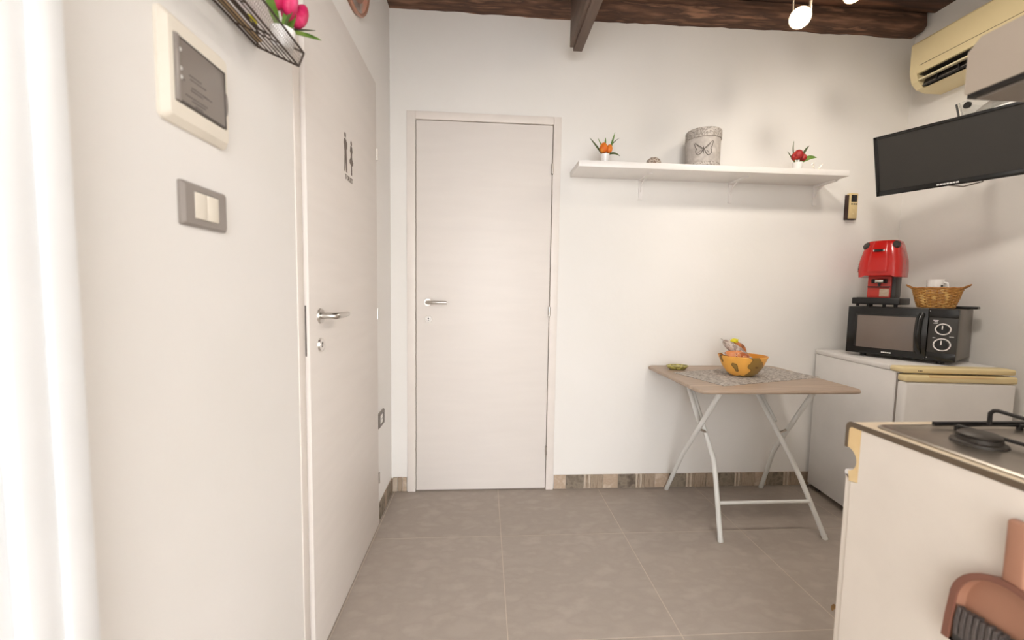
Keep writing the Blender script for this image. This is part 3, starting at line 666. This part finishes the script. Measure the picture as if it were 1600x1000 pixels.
# ------------------------------------------------------------------ wicker basket, cup and phone on the microwave
KX, KY = 2.275, 1.925
t = thing('wicker_basket', 'small oval wicker basket with two handles on the microwave', 'basket', (KX, KY, MTOP), MA); t.scale = (.8, .8, 1)
def brad(z): q = z/.098; return .078+(.112-.078)*q**.85
SYB = .62
bm = bmesh.new(); lathe(bm, [(.003, .002), (.072, .002), (.078, .004), (.072, .007), (.003, .007)], 28, sy=SYB); obj('bottom', bm, wicker, t)
NS = 22
for i in range(NS):
    a = 2*PI*i/NS; T('stake', t, wicker_dk, [(brad(z)*math.cos(a), SYB*brad(z)*math.sin(a), z) for z in (.003, .03, .06, .098)], .0042, 6)
bm = bmesh.new()
for k in range(13):
    z = .008+k*.0071; ph = PI*(k % 2); pts = []
    for j in range(NS*3):
        a = 2*PI*j/(NS*3); r = brad(z)+.0046*math.cos(a*NS/2+ph); pts.append((r*math.cos(a), SYB*r*math.sin(a), z))
    tube(bm, pts, .0038, 6, False, True)
o = obj('weave', bm, wicker, t, 60); o['kind'] = 'stuff'
for dz, dr_ in ((.098, 0), (.102, .003)): T('rim', t, wicker_dk, [((brad(.098)+dr_)*math.cos(2*PI*j/40), SYB*(brad(.098)+dr_)*math.sin(2*PI*j/40), dz+.0015*math.sin(j*2.2)) for j in range(40)], .004, 8, True)
for s in (-1, 1):
    T('handle', t, wicker_dk, [(s*.108, -.03, .100), (s*.130, -.024, .110), (s*.144, 0, .118), (s*.130, .024, .110), (s*.108, .03, .100)], .004, 8)
t = thing('white_cup', 'white ceramic cup standing in the wicker basket', 'cup', (KX, KY, MTOP+.0072), MA); t.scale = (.8, .8, 1)
bm = bmesh.new(); lathe(bm, [(.030, 0), (.034, .003), (.040, .06), (.042, .138), (.0395, .138), (.037, .06), (.031, .007), (.002, .006)], 28, c=(-.008, .0, 0)); obj('body', bm, ceramic, t)
T('handle', t, ceramic, [(.030, -.012, .122), (.048, -.016, .118), (.052, -.016, .098), (.046, -.014, .080), (.029, -.010, .074)], .0055, 10)
bm = bmesh.new(); cyl(bm, (.026, -.0315, .105), (.027, -.0335, .105), .005, n=10); obj('dark_spot', bm, black_pl, t)
t = thing('mobile_phone', 'flat black phone jutting out beside the wicker basket', 'phone', (MX, MY, MTOP), MA)
B('case', t, black_pl, (.125, .238, .030, .090, 0, .013), bev=.004, seg=3)
B('lens', t, chrome, (.232, .2385, .05, .058, .003, .009), bev=.001)
B('face', t, black_gl, (.129, .234, .034, .086, .0128, .0135), bev=.0002)

# ------------------------------------------------------------------ folding table
t = thing('folding_table', 'folding table with oak top and white tube legs against the back wall', 'table', (0, 0, 0))
TX0, TX1, TY0, TY1, TZ0, TZ1 = .955, 1.735, 1.72, 2.335, .732, .752
bm = bmesh.new(); cx, cy, hx, hy = (TX0+TX1)/2, (TY0+TY1)/2, (TX1-TX0)/2, (TY1-TY0)/2
def rr(d, z): return [(cx+a, cy+b, z) for a, b in rrect(hx-d, hy-d, .045-d*.5, 6)]
loft(bm, [rr(.012, TZ0), rr(.002, TZ0+.004), rr(0, TZ0+.010), rr(.002, TZ1-.003), rr(.006, TZ1)]); obj('tabletop', bm, oak, t, 30)
legs = [[(1.105, 2.32, .003), (1.10, 2.13, .30), (1.10, 2.07, .375), (1.10, 1.80, .731)],
        [(1.135, 1.80, .003), (1.137, 1.87, .28), (1.14, 1.90, .36), (1.15, 2.22, .731)],
        [(1.70, 2.32, .003), (1.62, 2.13, .30), (1.60, 2.07, .375), (1.555, 1.80, .731)],
        [(1.662, 1.80, .003), (1.575, 1.87, .27), (1.55, 1.92, .37), (1.50, 2.22, .731)]]
for pts in legs:
    lg = T('leg', t, tube_white, pts, .0115, 14)
    bm = bmesh.new(); p0 = Vector(pts[0]); d = (Vector(pts[1])-p0).normalized(); cyl(bm, p0-d*.003, p0+d*.022, .0125, n=14); obj('foot_cap', bm, tube_white, lg)
T('stretcher', t, tube_white, [(1.136, 1.842, .17), (1.608, 1.842, .17)], .0085, 12)
T('stretcher', t, tube_white, [(1.10, 1.80, .722), (1.555, 1.80, .722)], .0085, 12)
T('stretcher', t, tube_white, [(1.15, 2.22, .722), (1.50, 2.22, .722)], .0085, 12)
for (a, b) in (((1.10, 1.985, .49), (1.142, 1.985, .47)), ((1.585, 1.99, .48), (1.535, 1.99, .46))):
    bm = bmesh.new(); cyl(bm, a, b, .006, n=10); obj('pivot', bm, steel, t)
for i in (1, 3):
    a, b = Vector(legs[i][2]), Vector(legs[i][3]); dx = Vector((-.016 if i == 1 else .016, 0, 0))
    T('sleeve', t, tube_white, [a+(b-a)*.38+dx, b+dx], .0125, 12)
# woven mat
t = thing('table_mat', 'grey woven table mat lying askew on the oak table', 'table mat', (1.382, 2.055, TZ1), math.radians(17))
bm = bmesh.new(); nx, ny = 44, 24; V = []
for iy in range(ny+1):
    row = []
    for ix in range(nx+1):
        x = -.335+.67*ix/nx; yv = -.165+.33*iy/ny
        row.append((x+.003*math.sin(iy*1.9), yv+.003*math.sin(ix*1.3), .0028+.0011*math.sin(iy*PI*.9)+.0008*math.sin(ix*1.7+iy)))
    V.append(row)
top = [[bm.verts.new(p) for p in r] for r in V]; bot = [[bm.verts.new((p[0], p[1], .0003)) for p in r] for r in V]
for iy in range(ny):
    for ix in range(nx):
        bm.faces.new((top[iy][ix], top[iy][ix+1], top[iy+1][ix+1], top[iy+1][ix])); bm.faces.new((bot[iy][ix], bot[iy+1][ix], bot[iy+1][ix+1], bot[iy][ix+1]))
for ix in range(nx):
    bm.faces.new((top[0][ix], bot[0][ix], bot[0][ix+1], top[0][ix+1])); bm.faces.new((top[ny][ix], top[ny][ix+1], bot[ny][ix+1], bot[ny][ix]))
for iy in range(ny):
    bm.faces.new((top[iy][0], top[iy+1][0], bot[iy+1][0], bot[iy][0])); bm.faces.new((top[iy][nx], bot[iy][nx], bot[iy+1][nx], top[iy+1][nx]))
obj('cloth', bm, mat_cloth, t, 60)
# bowl
BWX, BWY, BWZ = 1.345, 2.03, TZ1+.0045
t = thing('bowl', 'yellow bowl with brown leaf print on the table mat', 'bowl', (BWX, BWY, BWZ), math.radians(-12))
bm = bmesh.new(); lathe(bm, [(.045, 0), (.055, .002), (.075, .018), (.098, .052), (.116, .098), (.119, .104), (.117, .106)], 40, sy=.8, cap=False)
bm.faces.new([v for v in bm.verts if abs(v.co.z) < 1e-6][::-1]); obj('outside', bm, bowl_m, t, 60)
bm = bmesh.new(); lathe(bm, [(.117, .106), (.1135, .103), (.094, .055), (.072, .024), (.045, .010), (.003, .009)], 40, sy=.8, cap=False); obj('inside', bm, bowl_in, t, 60)
def packet(label, m, loc, rot, sx, sy, sz, fr=.012):
    t = thing('snack_packet', label, 'packet', loc, 0, 'snack packets in the bowl')
    bm = bmesh.new(); tb = bmesh.new(); bmesh.ops.create_uvsphere(tb, u_segments=24, v_segments=14, radius=1)
    for v in tb.verts:
        c = v.co; p = 1.0/max(1e-6, (abs(c.x)**3+abs(c.y)**3)**(1/3)) if (abs(c.x)+abs(c.y)) > .02 else 1
        v.co = Vector((c.x*sx*(1+.06*math.sin(9*c.y)), c.y*sy, c.z*sz*(1+.12*math.sin(7*c.x+4*c.y))))
    E_ = Matrix.Rotation(rot[2], 4, 'Z') @ Matrix.Rotation(rot[1], 4, 'Y') @ Matrix.Rotation(rot[0], 4, 'X')
    merge(bm, tb, E_); obj('bread', bm, m, t, 70)
    for s in (-1, 1):
        bm = bmesh.new(); tb = bmesh.new(); box(tb, s*sx*.86 if s > 0 else -sx-fr, sx+fr if s > 0 else -sx*.86, -sy*.55, sy*.55, -.0012, .0012); merge(bm, tb, E_); obj('seal', bm, wrap, t)
packet('clear wrapped snack bread lying low at the left rim of the bowl', pk1, (BWX-.050, BWY-.030, BWZ+.108), (.2, .12, -.1), .062, .030, .024)
packet('frosted clear snack packet with white end in the middle of the bowl', pk2, (BWX-.026, BWY+.018, BWZ+.128), (.3, .62, -.05), .084, .034, .024)
packet('brown wrapped roll resting on top of the packets in the bowl', pk3, (BWX+.016, BWY+.062, BWZ+.142), (.2, .62, -.1), .046, .026, .020)
bm = bmesh.new()
tb = bmesh.new(); bmesh.ops.create_icosphere(tb, subdivisions=2, radius=.016)
for v in tb.verts: v.co *= 1+.25*math.sin(v.co.x*400+v.co.y*300)
merge(bm, tb); o = obj('yellow_bow', bm, yellow_p, None, 60); o.location = (BWX-.026, BWY+.035, BWZ+.178); o.scale = (1.2, .8, .7)
tag(o, 'small yellow twist bow on the wrapped snacks in the bowl', 'bow')
t = thing('small_dish', 'small oval yellow-green dish at the left of the table', 'dish', (1.085, 2.21, TZ1), .1)
bm = bmesh.new(); lathe(bm, [(.03, 0), (.045, .003), (.062, .018), (.064, .022), (.061, .0225), (.05, .016), (.003, .012)], 30, sy=.7); obj('body', bm, dish_m, t, 60)
bm = bmesh.new(); lathe(bm, [(.048, .0145), (.03, .019), (.003, .021)], 24, sy=.7); obj('filling', bm, dish_m, t, 60)

# ------------------------------------------------------------------ kitchen unit
KXL, KYF, KYB, KZ = .91, .945, FRY+.004, .868
t = thing('kitchen_cabinet', 'white base cabinet end panel with notched finger pull at right', 'cabinet', (KXL, 0, 0))
# end panel with the half round notch, in y/z
prof = [(KYB, .0), (.925, .0), (.925, .7205), (.9072, .7255), (.9072, .8563), (KYB, .8563)]
bm = bmesh.new(); prism(bm, prof, 0, .018, 0); obj('end_panel', bm, counter_pan, t, 0)
nt_ = [(.908, .728), (.9245, .720)]
ang = [math.radians(a) for a in range(-70, 91, 10)]
nz, ny_, nr = .774, .945, .031
arc = [(ny_-nr*math.cos(a), nz+nr*math.sin(a)) for a in ang]
poly = [(.9075, .726), (.9305, .7205)]+[p for p in arc if p[0] < .946]+[(.941, .808), (.940, .8515), (.932, .8563), (.9075, .8563)]
bm = bmesh.new(); prism(bm, poly, .0, .0185, 0); obj('edging_block', bm, counter_raw, t, 0)
B('carcass', t, counter_pan, (.0185, 1.55, KYB, .905, .10, .84), smooth=0)
B('plinth', t, counter_edge, (.02, 1.55, KYB+.04, .87, 0, .10), smooth=0)
for i in range(3):
    x0 = .003+i*.5; B('door', t, counter_pan, (x0, min(x0+.497, 1.55), .9265, .944, .105, .735), bev=.002)
    T('finger_pull', t, gloss_white, [(x0, .936, .738), (min(x0+.497, 1.55), .936, .738)], .0105, 14)
t = thing('kitchen_worktop', 'cream worktop with dark brown edge on the white cabinet', 'worktop', (KXL, 0, 0))
# postformed profile along x
wt = [(KYB, .8567), (.9315, .8567), (.937, .853), (.937, .805), (.9465, .805), (.9465, .854), (.944, .862), (.938, .8668), (KYB, .8668)]
bm = bmesh.new(); prism(bm, wt, .003, 1.57, 0); obj('slab', bm, counter_top, t, 30)
ed = [(KYB, .8565), (.932, .8565), (.939, .852), (.940, .844), (.9405, .803), (.9478, .803), (.9478, .854), (.945, .8635), (.938, .8685), (KYB, .8685)]
bm = bmesh.new(); prism(bm, ed, -.002, .003, 0); obj('edge_band', bm, counter_edge, t, 0)
# gas hob
t = thing('gas_hob', 'stainless gas hob with black pan supports set in the worktop', 'hob', (0, 0, .8668))
hx0, hx1, hy0, hy1 = .936, 1.50, .42, .905
bm = bmesh.new(); cxh, cyh = (hx0+hx1)/2, (hy0+hy1)/2
def hr(d, z): return [(cxh+a, cyh+b, z) for a, b in rrect((hx1-hx0)/2-d, (hy1-hy0)/2-d, .02, 4)]
loft(bm, [hr(0, 0), hr(0, .003), hr(.004, .006), hr(.014, .006), hr(.024, .0015), hr(.03, .001)]); obj('tray', bm, hob_steel, t, 20)
B('back_rail', t, black_pl, (1.085, hx1-.01, .893, .903, .004, .013), bev=.001)
for bx, by, r in ((1.062, .79, .036), (1.36, .775, .045), (1.055, .56, .045), (1.36, .55, .036)):
    bm = bmesh.new(); lathe(bm, [(r*1.25, .001), (r*1.2, .006), (r, .008), (r*.98, .016), (r*.6, .017), (.002, .017)], 28, c=(bx, by, 0)); bn = obj('burner', bm, burn, t)
    bm = bmesh.new(); lathe(bm, [(r*.92, .017), (r*.95, .021), (r*.8, .025), (.002, .026)], 28, c=(bx, by, 0), mod=lambda a, z: 1+.02*math.sin(14*a)); obj('burner_cap', bm, burn, bn)
def support(x0, x1, y0, y1):
    g = T('pan_support', t, iron, [(x0, y0, .012), (x1, y0, .012), (x1, y1, .012), (x0, y1, .012)], .0042, 8, True)
    cx_, cy_ = (x0+x1)/2, (y0+y1)/2
    for (ax, ay) in ((x0, cy_), (x1, cy_), (cx_, y0), (cx_, y1)):
        d = Vector((cx_-ax, cy_-ay, 0)).normalized()
        p = Vector((ax, ay, .012)); T('prong', g, iron, [p, p+Vector((0, 0, .030)), p+Vector((0, 0, .037))+d*.006, p+d*.014+Vector((0, 0, .039)), p+d*.085+Vector((0, 0, .034))], .0045, 8)
    for ax in (x0, x1):
        for ay in (y0, y1):
            bm = bmesh.new(); cyl(bm, (ax, ay, .001), (ax, ay, .012), .006, n=8); obj('foot', bm, iron, g)
support(1.115, 1.275, .52, .872); support(1.30, 1.46, .52, .872)
# cooker hood
t = thing('cooker_hood', 'slim grey-beige cooker hood at the upper right edge', 'cooker hood', (KXL, FRY, 1.556))
hp = [(.0, .0), (.422, .0), (.424, .004), (.424, .078), (.404, .097), (0, .097)]
bm = bmesh.new(); prism(bm, [(y, z+.008) for y, z in hp], 0, .60, 0); obj('housing', bm, hood_m, t, 20)
B('lower_trim', t, hood_dark, (.002, .598, .002, .420, 0, .008), smooth=0)
B('filter', t, hood_under, (.012, .588, .03, .412, -.004, .001), bev=.001)
B('control_strip', t, tin_ink, (.05, .55, .40, .42, .097, .107), bev=.001)

# dustpan and brush hanging on the end panel (outline in y/z, thickness along x)
t = thing('dustpan', 'terracotta plastic dustpan hanging on the cabinet end panel', 'dustpan', (KXL, .595, .60))
out = [(.090, -.064), (.087, -.02)]+[(.083*math.cos(math.radians(a)), .018+.086*math.sin(math.radians(a))) for a in range(0, 181, 10)]+[(-.087, -.02), (-.090, -.064)]
def sc_(d): return [(y*(1-d/.09), z-(.0 if z < 0 else d*z/.104)) for y, z in out]
bm = bmesh.new()
loft(bm, [[(-.001, y, z) for y, z in sc_(.008)], [(-.003, y, z) for y, z in sc_(.004)], [(-.026, y, z) for y, z in sc_(0)], [(-.027, y, z) for y, z in sc_(.005)], [(-.006, y, z) for y, z in sc_(.012)]]); pan = obj('pan', bm, dust_pl, t, 40)
bm = bmesh.new(); rings = []
for i, (y, z) in enumerate(out):
    (y2, z2) = sc_(.011)[i]; rings.append([(-.024, y, z), (-.0285, y, z), (-.0285, y2, z2), (-.024, y2, z2)])
loft(bm, rings); obj('rim', bm, dust_rim, t, 40)
B('handle', t, dust_pl, (-.024, -.006, -.016, .016, .098, .21), bev=.006, seg=3)
t = thing('hand_brush', 'grey-bristled hand brush clipped inside the dustpan', 'brush', (KXL, .595, .60))
B('block', t, dark_grey, (-.0245, -.0085, -.078, .076, -.064, -.046), bev=.003)
bm = bmesh.new()
for i in range(16):
    for j in range(2):
        yy = -.070+.0094*i; x = -.020+j*.007
        tube(bm, [(x, yy, -.048), (x-.001, yy*1.0, -.022), (x-.0015, yy*.96, .004+.004*random.random())], [.0058, .0052, .0040], 6)
o = obj('bristles', bm, bristle_m, t); o['kind'] = 'stuff'
bm = bmesh.new(); leaf(bm, [(0, 0, .001), (.012, .014, .010), (.03, .008, .002)], .018); o = obj('dry_leaf', bm, scrap_m, None, 60); o.location = (1.315, 1.372, .0004)
tag(o, 'tiny dry brown leaf on the floor beside the cabinet', 'leaf')

# ------------------------------------------------------------------ ceiling spotlights
t = thing('spotlight_bar', 'ceiling bar with glowing warm spotlights hung below the timber boards', 'spotlight', (1.35, 1.70, CZ))
B('bar', t, lamp_metal, (-.48, .48, -.02, .02, -.03, .008), bev=.004)
def head(x, z, aim, watts, ang=130):
    aim = Vector(aim).normalized(); c = Vector((x, 0, z)); R_ = Vector((0, 0, 1)).rotation_difference(aim).to_matrix().to_4x4(); R_.translation = c
    side = aim.cross(Vector((0, 0, 1))).normalized()
    bm = bmesh.new(); tb = bmesh.new(); lathe(tb, [(.014, -.075), (.022, -.07), (.028, -.03), (.039, -.002), (.041, .004), (.038, .004), (.026, -.03), (.003, -.04)], 24); merge(bm, tb, R_); hd = obj('spot_head', bm, lamp_metal, t, 50)
    bm = bmesh.new(); tb = bmesh.new(); lathe(tb, [(.02, -.02), (.034, -.004), (.036, .003), (.03, .012), (.016, .018), (.002, .020)], 24); merge(bm, tb, R_); obj('bulb', bm, bulb_m, hd, 60)
    for s, r in ((-1, .0055), (1, .003)):
        p = c+side*s*.030-aim*.02
        T('stem', hd, lamp_metal, [p, (p.x+s*.0, p.y+.01, -.03)], r, 8)
    ld = bpy.data.lights.new('spot_light', 'SPOT'); ld.energy = watts; ld.color = (1, .92, .83); ld.spot_size = math.radians(ang); ld.spot_blend = .8; ld.shadow_soft_size = .10
    lo = bpy.data.objects.new('spot_light', ld); COL.objects.link(lo); lo.parent = hd
    lo.location = c+aim*.03; lo.rotation_euler = (-aim).to_track_quat('Z', 'Y').to_euler()
head(-.06, -.437, (-.62, -.55, -.55), SPOT_W)
head(.165, -.322, (-.2, -.8, -.6), SPOT_W)
head(.42, -.19, (.40, .12, -1), SPOT_W*.45, 100)  # unseen extra head, added to brighten the microwave and refrigerator corner
t = thing('spotlight_bar', 'added second ceiling bar of spotlights, unseen above the view', 'spotlight', (1.35, 1.0, CZ))  # invented fill lamps for the right wall, refrigerator side and back wall
B('bar', t, lamp_metal, (-.48, .48, -.02, .02, -.03, .008), bev=.004)
head(-.42, -.12, (.80, .62, -1.0), SPOT_W*2.3, 100)
head(.35, -.12, (-.30, .75, -.9), SPOT_W*.6, 130)
